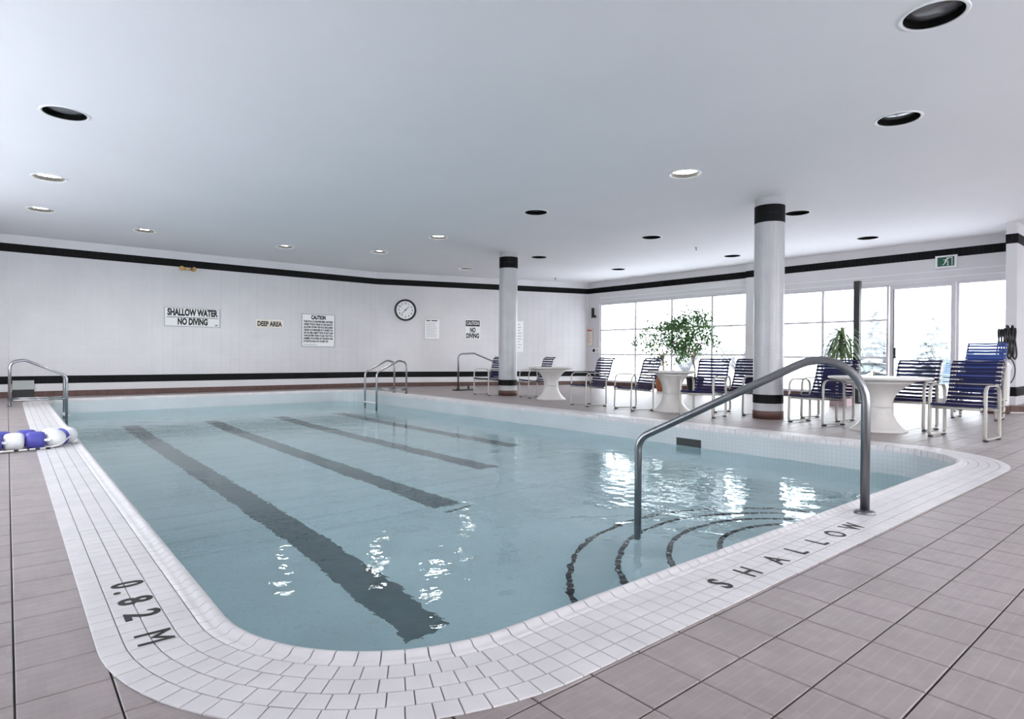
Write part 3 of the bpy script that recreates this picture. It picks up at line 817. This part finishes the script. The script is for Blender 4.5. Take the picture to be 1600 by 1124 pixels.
# ------------------------------------------------------------------ plants
def ficus(x, y, h0, h1, rad, n, label, pot, lean=0.0, seed=1):
    rng = random.Random(seed); o = thing('potted_ficus', label, 'potted plant', (x, y, 0))
    MB().lathe([(.17, .0), (.20, .10), (.24, .40), (.26, .41), (.26, .45), (.235, .45), (.225, .40)], n=28).build('pot', pot, o, smooth=True)
    MB().lathe([(.228, .385), (.228, .40)], n=24).build('soil', M['soil'], o)
    tr = MB(); top = Vector((lean, 0, h0+.25))
    tr.sweep([(0, 0, .38), (lean*.2+.02, .01, .7), (lean*.6-.015, -.01, h0*.9), tuple(top)], .024, n=8)
    tips = []
    for k in range(9):
        a = 2*PI*k/9+rng.random(); q = Vector((lean+rad*.6*math.cos(a), rad*.6*math.sin(a), rng.uniform(h0+.3, h1-.1)))
        s0 = Vector((lean*.75, 0, h0*.8)).lerp(top, rng.random()); tr.sweep([tuple(s0), tuple(s0.lerp(q, .5)+Vector((0, 0, .08))), tuple(q)], .009, n=6); tips.append(q)
    tr.build('trunk', M['bark'], o, smooth=True)
    mb = MB(); cz = (h0+h1)/2; hz = (h1-h0)/2
    clumps = []
    for k in range(34):
        while True:
            u = Vector((rng.uniform(-1, 1), rng.uniform(-1, 1), rng.uniform(-1, 1)))
            if .25 < u.length < 1: break
        clumps.append(Vector((lean+u.x*rad, u.y*rad, cz+u.z*hz)))
    for k in range(n):
        c = rng.choice(clumps)+Vector((rng.gauss(0, .10), rng.gauss(0, .10), rng.gauss(0, .09)))
        L = rng.uniform(.075, .12); wd = L*.28
        R4 = Matrix.Rotation(rng.uniform(0, 6.28), 3, 'Z') @ Matrix.Rotation(rng.gauss(.35, .5), 3, 'Y') @ Matrix.Rotation(rng.gauss(0, .5), 3, 'X')
        pts = [(0, 0, 0), (L*.45, wd, .006), (L, 0, -.012), (L*.45, -wd, .006), (L*.5, 0, -.006)]
        P = [tuple(c+R4 @ Vector(p)) for p in pts]
        mb.add(P, [(0, 4, 1), (1, 4, 2), (2, 4, 3), (3, 4, 0)])
    mb.build('foliage', M['leaf'], o, 'stuff')
ficus(14.75, 10.75, .88, 2.06, 1.08, 1500, 'tall leafy ficus in a terracotta pot by the windows, left of the pair', M['terracotta'], seed=3)
ficus(14.55, 9.55, .92, 2.28, .80, 1900, 'bushier green ficus in a dark pot by the windows, right of the pair', M['black'], lean=-.10, seed=8)
def dracaena(x, y):
    o = thing('potted_dracaena', 'spiky green plant with drooping leaves in a pink pot behind the handrail', 'potted plant', (x, y, 0)); rng = random.Random(4)
    MB().add(*(lambda a, b, h: ([(-a, -a, 0), (a, -a, 0), (a, a, 0), (-a, a, 0), (-b, -b, h), (b, -b, h), (b, b, h), (-b, b, h)], [(3, 2, 1, 0), (0, 1, 5, 4), (1, 2, 6, 5), (2, 3, 7, 6), (3, 0, 4, 7), (4, 5, 6, 7)]))(.17, .15, .46)).build('pot', M['pink_pot'], o)
    MB().lathe([(.13, .46), (.12, .472)], n=16).build('soil', M['soil'], o)
    MB().sweep([(0, 0, .44), (.02, .01, .8), (-.01, .02, 1.2), (0, 0, 1.45)], .022, n=8).build('stem', M['bark'], o, smooth=True)
    meshes = []
    for v in range(4):                                            # arching strap leaves
        Lf = (.66, .78, .58, .70)[v]; mb = MB(); vs = []; fs = []
        for i in range(9):
            t = i/8; xx = Lf*(.75*t-.10*t*t); zz = Lf*((.95, .75, .6, .85)[v]*t-(1.35, 1.45, 1.3, 1.6)[v]*t*t*.95); wd = .030*(1-t**2.2)*(.5+min(1, t*3)*.5)+.001
            vs += [(xx, -wd, zz), (xx, 0, zz-.006), (xx, wd, zz)]
        for i in range(8): b = 3*i; fs += [(b, b+3, b+4, b+1), (b+1, b+4, b+5, b+2)]
        meshes.append(mb.add(vs, fs).mesh('leaf', M['leaf2'], True))
    for k in range(64):
        l = link('leaf', meshes[k % 4], o); l.location = (0, 0, .98+.52*(k/63)); l.rotation_euler = (0, rng.gauss(-.1, .22)-.5*max(0, k-48)/15, k*2.4+rng.random()*.4)
dracaena(13.5, 5.33)
def black_post():
    o = thing('tall_post', 'tall slim black post standing in front of the windows beside the spiky plant', 'post', (14.55, 5.42, 0))
    MB().bbox((-.06, -.06, .03), (.06, .06, 2.72), .006).build('shaft', M['black'], o)
    MB().bbox((-.14, -.14, 0), (.14, .14, .035), .008).build('foot', M['black'], o)
    MB().bbox((-.064, -.064, .9), (-.058, .064, 1.0), .002).build('joint_plate', M['baffle'], o)
black_post()

# ------------------------------------------------------------------ hose and bin by the pier
def hose():
    o = thing('hose_coil', 'black hose hung in a tall coil on the tiled pier at right', 'hose', (14.42, 2.78, 1.24))
    MB().bbox((.10, -.05, .34), (.20, .05, .40), .01).build('wall_hook', M['chrome'], o)
    for k in range(7):
        a = random.uniform(-.1, .1); y = -.12+.04*k; hh = random.uniform(-.05, .02)
        pts = [(.06*math.cos(t)+.08, y+.02*math.sin(2*t), .09+hh+.29*math.sin(t)) for t in [2*PI*i/20 for i in range(20)]]
        MB().sweep(pts, .014, n=8, closed=True).build('hose_loop', M['black'], o, smooth=True)
    pts = [(.02+.02*math.sin(t), .02+.16*math.cos(t), -.46+.28*math.sin(t)) for t in [PI*.5+2*PI*i/22 for i in range(20)]]
    MB().sweep([(.08, .0, -.15)]+pts, .010, n=8).build('hose_tail', M['black'], o, smooth=True)
hose()
def bin_():
    o = thing('plastic_bin', 'tall white plastic bin below the black hose coil', 'bin', (14.06, 2.86, .0))
    MB().lathe([(.20, .14), (.205, .20), (.225, .80), (.24, .82), (.24, .86)], n=24).build('body', M['sign_white'], o, smooth=True)
    MB().lathe([(.245, .86), (.245, .885), (.20, .94), (.06, .96)], n=24).build('lid', M['sign_white'], o, smooth=True)
    MB().lathe([(.22, 0), (.22, .14), (.20, .15)], n=24).build('plinth', M['brown_tile'], o)
bin_()

# ------------------------------------------------------------------ lane float rope at the left edge
def floats():
    o = thing('float_rope', 'folded lane rope of blue and white floats lying on the pool coping at left', 'float rope', (.1, 8.05, .006))
    def fl(x, y, col, L=.165, r=.088, yaw=0, ball=False):
        if ball: prof = [(r*math.sin(PI*i/12)+.0005, -r*math.cos(PI*i/12)) for i in range(13)]
        else: prof = [(r*.55, -L/2), (r*.86, -L/2+.010), (r, -L/2+.035), (r*1.02, 0), (r, L/2-.035), (r*.86, L/2-.010), (r*.55, L/2)]
        R4 = Matrix.Rotation(yaw, 3, 'Z') @ Matrix.Rotation(PI/2, 3, 'Y')
        MB().lathe(prof, c=(x-.1, y-8.05, r), n=24, M4=R4).build('float', M['float_'+col], o, smooth=True)
    fl(-.12, 7.88, 'blue'); fl(.055, 7.93, 'white'); fl(.23, 7.96, 'blue'); fl(.395, 7.98, 'white', r=.092, ball=True)
    fl(-.05, 8.17, 'blue', yaw=.3); fl(.16, 8.22, 'blue', yaw=-.2); fl(.37, 8.22, 'white', yaw=.2); fl(.52, 8.26, 'white', r=.088, ball=True); fl(.455, 8.14, 'blue', L=.06, yaw=.8)
    fl(-.30, 7.9, 'white'); 
    p = [(-.45, -.20, .012), (-.2, -.26, .012), (0, -.235, .012), (.2, -.20, .012), (.32, -.17, .03), (.42, -.06, .10)]
    MB().sweep(fillet(p, .1, 4), .009, n=8).build('rope', M['rope'], o, smooth=True)
    mb = MB()
    for k in range(7): x = -.3+.085*k; mb.sweep([(x, -.243+.02*(k > 3), .012), (x+.035, -.243+.02*(k > 3), .012)], .0105, n=8)
    mb.build('rope_marks', M['black'], o, 'stuff')
    for x, y in ((-.03, 7.86), (.318, 7.90)): MB().bbox((x-.1-.02, y-8.05-.03, .08), (x-.1+.03, y-8.05-.01, .105), .004).build('locking_pin', M['sign_white'], o)
floats()

# ------------------------------------------------------------------ signs, clock and fittings on the walls
def on_wall(name, label, cat, c, d, group=None):
    """thing on a wall: local x to the right as read, y up, z out of the wall"""
    o = thing(name, label, cat, group=group); d = Vector((d[0], d[1], 0)).normalized(); n = Vector((d.y, -d.x, 0))
    o.matrix_world = Matrix(((d.x, 0, n.x, c[0]), (d.y, 0, n.y, c[1]), (0, 1, 0, c[2]), (0, 0, 0, 1))); return o
def board(o, w_, h, m=None, t=.008, frame=None, fw=.012, base=.011):
    MB().bbox((-w_/2, -h/2, 0), (w_/2, h/2, base+t), .002).build('board', m or M['sign_white'], o)
    if frame:
        fm = MB(); z = base+t
        for a, b in (((-w_/2, -h/2), (w_/2, -h/2+fw)), ((-w_/2, h/2-fw), (w_/2, h/2)), ((-w_/2, -h/2+fw), (-w_/2+fw, h/2-fw)), ((w_/2-fw, -h/2+fw), (w_/2, h/2-fw))):
            fm.bbox((*a, z-.002), (*b, z+.004), .0015)
        fm.build('border', frame, o)
    return base+t
def put(o, txt, x, y, z, size, m, bold=0, fit=None, align='CENTER', squeeze=1):
    me = text_mesh(txt, size, m, bold, align, squeeze)
    if fit:
        xs = [v.co.x for v in me.vertices]; k = fit/(max(xs)-min(xs)); me.transform(Matrix.Diagonal((k, 1, 1, 1)))
    l = link('lettering', me, o); l.location = (x, y, z+.0008); return l
def bar(o, name, x0, y0, x1, y1, z, m): return MB().box((x0, y0, z-.001), (x1, y1, z+.001)).build(name, m, o)
DL = (1, 0)
o = on_wall('wall_sign', 'white shallow water no diving sign with bold black letters on the long wall', 'sign', (3.685, YW-.004, 1.935), DL)
z = board(o, 1.30, .475, frame=M['grey_ink'])
put(o, 'SHALLOW WATER', 0, .115, z, .235, M['ink'], .012, 1.18); put(o, 'NO DIVING', 0, -.118, z, .225, M['ink'], .012, .70)
bar(o, 'rule', -.60, -.012, .60, .002, z, M['ink']); bar(o, 'maker_mark', .53, -.20, .59, -.175, z, M['ink'])
o = on_wall('wall_sign', 'small cream deep area sign on the long wall', 'sign', (5.62, YW-.004, 1.845), DL)
z = board(o, .75, .235, M['paper_cream'], .005); put(o, 'DEEP AREA', 0, -.005, z, .185, M['ink'], .008, .67)
o = on_wall('wall_sign', 'large framed caution notice with eight lines of bold text on the long wall', 'sign', (7.02, YW-.004, 1.705), DL)
z = board(o, 1.0, .96, frame=M['grey_ink'], fw=.018)
put(o, 'CAUTION', 0, .375, z, .155, M['ink'], .010, .44)
TXT = ['THIS POOL IS UNSUPERVISED. BATHERS', 'UNDER TWELVE YEARS OF AGE ARE NOT', 'ALLOWED WITHIN THE POOL ENCLOSURE', 'UNLESS ACCOMPANIED BY A PARENT OR', 'HIS OR HER AGENT WHO IS NOT LESS', 'THAN SIXTEEN YEARS OF AGE. THE TOTAL', 'NUMBER OF BATHERS ON THE DECK AND', 'IN THE POOL SHALL NOT EXCEED TEN.']
for k, t in enumerate(TXT): put(o, t, -.44, .255-.082*k, z, .074, M['ink'], .0040, .88 if k < 7 else .74, 'LEFT')
bar(o, 'small_print', -.43, -.425, -.05, -.410, z, M['grey_ink'])
dC = (CR-CL).normalized()
def on_clock_wall(s, z): p = CL+dC*s; n = Vector((dC.y, -dC.x)); p = p+n*.004; return (p.x, p.y, z)
o = on_wall('wall_clock', 'round wall clock with black rim on the slanted far wall', 'clock', on_clock_wall(.90, 2.435), dC)
MB().lathe([(.335, 0), (.345, .02), (.345, .06), (.325, .07), (.29, .06), (.285, .03)], n=48).build('rim', M['black'], o, smooth=True)
MB().lathe([(.292, .028), (.292, .034)], n=48).build('face', M['sign_white'], o)
for k in range(12):
    a = PI/2-2*PI*(k+1)/12; put(o, str(k+1), .215*math.cos(a), .215*math.sin(a), .035, .085, M['ink'], .002)
for ang, L, wd in ((-50, .13, .012), (-45+0, .17, .009)): pass
for nm, a, L, wd in (('hour_hand', math.radians(45), .16, .013), ('minute_hand', math.radians(225), .22, .010)):
    ux, uy = math.cos(a), math.sin(a)
    MB().prism([(-uy*wd-ux*.03, ux*wd-uy*.03), (uy*wd-ux*.03, -ux*wd-uy*.03), (ux*L+uy*wd*.4, uy*L-ux*wd*.4), (ux*L-uy*wd*.4, uy*L+ux*wd*.4)], .040, .044).build(nm, M['ink'], o)
MB().lathe([(.02, .036), (.02, .05)], n=16).build('hub', M['ink'], o)
def bars_notice(o, w_, h, z, m, rows, y0, dy, hh=.014, inset=.06):
    rng = random.Random(int(w_*1000)); mb = MB()
    for k in range(rows): mb.box((-w_/2+inset, y0-k*dy, z-.001), (w_/2-inset-rng.random()*.08, y0-k*dy+hh, z+.001))
    mb.build('print_lines', m, o, 'stuff')
o = on_wall('wall_notice', 'white paper notice with grey lines beside the clock', 'notice', on_clock_wall(1.77, 1.85), dC)
z = board(o, .50, .64, t=.004, frame=M['grey_ink'], fw=.006)
for a, b in ((-.19, -.06), (-.03, .17)): bar(o, 'heading', a, .255, b, .29, z, M['ink'])
bars_notice(o, .50, .64, z, M['grey_ink'], 9, .19, .055)
o = on_wall('wall_sign', 'caution no diving sign with black header strip left of the left column', 'sign', on_clock_wall(3.135, 1.87), dC)
z = board(o, .52, .64, t=.004); bar(o, 'header', -.24, .10, .24, .295, z, M['ink'])
put(o, 'CAUTION', 0, .197, z+.001, .165, M['sign_white'], .003, .42); put(o, 'NO', 0, -.03, z, .215, M['ink'], .010, .19); put(o, 'DIVING', 0, -.22, z, .215, M['ink'], .010, .44)
o = on_wall('wall_notice', 'tall white notice of faint lines half hidden by the left column', 'notice', on_clock_wall(4.75, 1.66), dC)
z = board(o, .36, 1.05, t=.004); bars_notice(o, .36, 1.05, z, M['grey_ink'], 9, .40, .098, .02, .05)
o = on_wall('wall_lamp', 'small twin headed brass lamp under the black band of the long wall', 'wall lamp', (3.55, YW-.002, 3.17), DL)
MB().bbox((-.06, -.03, 0), (.06, .03, .05), .006).build('bracket', M['brass'], o)
for s in (-1, 1):
    R4 = Matrix.Rotation(s*.5, 3, 'Y')
    MB().lathe([(.025, .03), (.05, .07), (.06, .14), (.05, .145)], c=(s*.08, 0, 0), n=18, M4=R4).build('lamp_head', M['brass'], o, smooth=True)
o = on_wall('wall_vent', 'low grey box vent at the foot of the long wall behind the left ladder', 'vent', (.28, YW-.012, .215), DL)
MB().bbox((-.19, -.04, 0), (.19, .165, .05), .006).build('panel', M['grey_box'], o); MB().bbox((-.19, -.21, 0), (.19, -.045, .04), .006).build('slot', M['black'], o)
DR = (0, -1)
o = on_wall('wall_phone', 'black wall telephone handset on the strip left of the windows', 'telephone', (XW-.001, 14.52, 2.54), DR)
MB().bbox((-.05, -.16, 0), (.05, .16, .05), .01).build('base', M['black'], o)
MB().bbox((-.03, -.19, .055), (.03, .17, .085), .012).build('handset', M['black'], o)
MB().bbox((.05, -.18, 0), (.14, -.10, .05), .008).build('cradle', M['black'], o)
o = on_wall('wall_notice', 'small notice with a red heading on the strip left of the windows', 'notice', (XW-.001, 14.78, 1.69), DR)
z = board(o, .50, .62, M['paper_cream'], .004, M['red_ink'], .008); bar(o, 'heading', -.2, .2, .2, .26, z, M['red_ink']); bars_notice(o, .50, .62, z, M['red_ink'], 7, .12, .055, .012)
o = on_wall('call_button', 'round black alarm button on a white plate left of the windows', 'button', (XW-.001, 14.42, 1.21), DR)
MB().bbox((-.16, -.09, 0), (.16, .09, .012), .003).build('plate', M['sign_white'], o); MB().lathe([(.06, .012), (.06, .03), (.045, .04)], c=(-.05, 0, 0), n=20).build('button', M['black'], o)
MB().lathe([(.02, .012), (.02, .02)], c=(.10, 0, 0), n=12).build('indicator', M['black'], o)
def exit_sign():
    o = on_wall('exit_sign', 'green and white running man exit sign above the glass door', 'exit sign', (15.75-.002, 4.07, 3.12), DR)
    MB().bbox((-.20, -.135, 0), (.20, .135, .06), .006).build('housing', M['sign_white'], o)
    MB().box((-.155, -.10, .058), (.155, .10, .062)).build('panel', M['green'], o)
    z0, z1 = .0615, .064; m = MB()
    for P in ([(.02, -.085), (.10, -.085), (.10, .085), (.02, .085), (.02, .072), (.087, .072), (.087, -.072), (.02, -.072)],):
        m.box((.035, -.085, z0), (.048, .0, z1)); m.box((.035, .05, z0), (.048, .085, z1)); m.box((.048, .072, z0), (.12, .085, z1)); m.box((.107, -.085, z0), (.12, .072, z1))
    m.build('doorway_mark', M['sign_white'], o)
    f = MB(); quad = lambda *P: f.prism(list(P), z0, z1)
    quad((-.02, .005), (.012, .0), (.022, .045), (-.002, .05)); quad((.012, .045), (.022, .042), (.05, .012), (.042, .006)); quad((-.002, .05), (-.008, .04), (-.05, .03), (-.05, .04))
    quad((-.02, .005), (.005, .0), (-.01, -.04), (-.028, -.036)); quad((-.028, -.036), (-.015, -.044), (-.055, -.078), (-.065, -.07)); quad((.0, .004), (.014, .0), (.05, -.03), (.038, -.036)); quad((.038, -.036), (.05, -.03), (.035, -.08), (.022, -.078))
    f.prism(circ(.026, .066, .016, 14), z0, z1); f.build('running_figure', M['sign_white'], o)
exit_sign()

# ------------------------------------------------------------------ outdoors
g = struct(MB().box((16.1, -60, -.3), (140, 90, -.06)).box((-60, -60, -.3), (16.1, Y0-.25, -.06)).box((-60, Y0-.25, -.3), (X0-.25, 90, -.06)).build('floor_outdoor_ground', M['snow']))
def conifer(x, y, h, r, label, seed):
    rng = random.Random(seed); o = thing('conifer', label, 'tree', (x, y, -.06), group='evergreens outside the windows')
    MB().sweep([(0, 0, 0), (0, 0, h*.95)], .06, n=8).build('trunk', M['bark'], o)
    mb = MB(); n = 13
    for k in range(n):
        z = h*(.10+.88*k/n); rr = r*(1-k/n)**.85+.05; m_ = 9+rng.randint(0, 3)
        for i in range(m_):
            a = 2*PI*i/m_+rng.random()*.6; L = rr*rng.uniform(.5, 1.2); z += rng.gauss(0, .05); dx, dy = math.cos(a), math.sin(a); wd = .16*L+.05
            tip = (dx*L, dy*L, z-.18*L); mid = (dx*L*.55, dy*L*.55, z+.03)
            mb.add([(0, 0, z+.12), (mid[0]-dy*wd, mid[1]+dx*wd, z-.10), tip, (mid[0]+dy*wd, mid[1]-dx*wd, z-.10), mid], [(0, 1, 4), (1, 2, 4), (2, 3, 4), (3, 0, 4)])
    mb.build('branches', M['conifer'], o, 'stuff')
conifer(29, 7.9, 2.9, 1.25, 'pale frosted evergreen seen through the glass door', 1)
conifer(31, 10.8, 3.4, 1.5, 'frosted evergreen seen beside the black post', 2)
conifer(36, 14.5, 3.2, 1.4, 'frosted evergreen in the distance between post and column', 3)
def shrub(x, y, label, seed, h=1.3, r=1.3):
    rng = random.Random(seed); o = thing('bare_shrub', label, 'shrub', (x, y, -.06), group='shrubs outside the windows'); mb = MB()
    for k in range(70):
        a = rng.random()*6.28; L = rng.uniform(.5, 1); q = Vector((r*L*math.cos(a)*.8, r*L*math.sin(a)*.8, h*rng.uniform(.5, 1.05)))
        mb.sweep([(0, 0, 0), tuple(q*.5+Vector((0, 0, .12))), tuple(q)], .018, n=4)
    mb.build('twigs', M['shrub'], o, 'stuff')
    mb = MB()
    for k in range(260):
        a = rng.random()*6.28; q = Vector((r*rng.random()**.5*math.cos(a), r*rng.random()**.5*math.sin(a), h*rng.uniform(.25, 1.05))); s = rng.uniform(.05, .12)
        u = Vector((rng.gauss(0, 1), rng.gauss(0, 1), rng.gauss(0, 1))).normalized()*s; v = u.orthogonal().normalized()*s*.6
        mb.add([tuple(q-u), tuple(q+v), tuple(q+u), tuple(q-v)], [(0, 1, 2, 3)])
    mb.build('leaves', M['shrub'], o, 'stuff')
shrub(30, 20.3, 'low grey shrub seen through the windows left of the right column', 5, 2.0, 1.8)
shrub(29.5, 16.6, 'low grey shrub close to the right column, seen through the windows', 6, 1.7, 1.5)
shrub(26.3, 5.6, 'low pale shrub in front of the frosted evergreen by the glass door', 9, 1.0, 1.6)
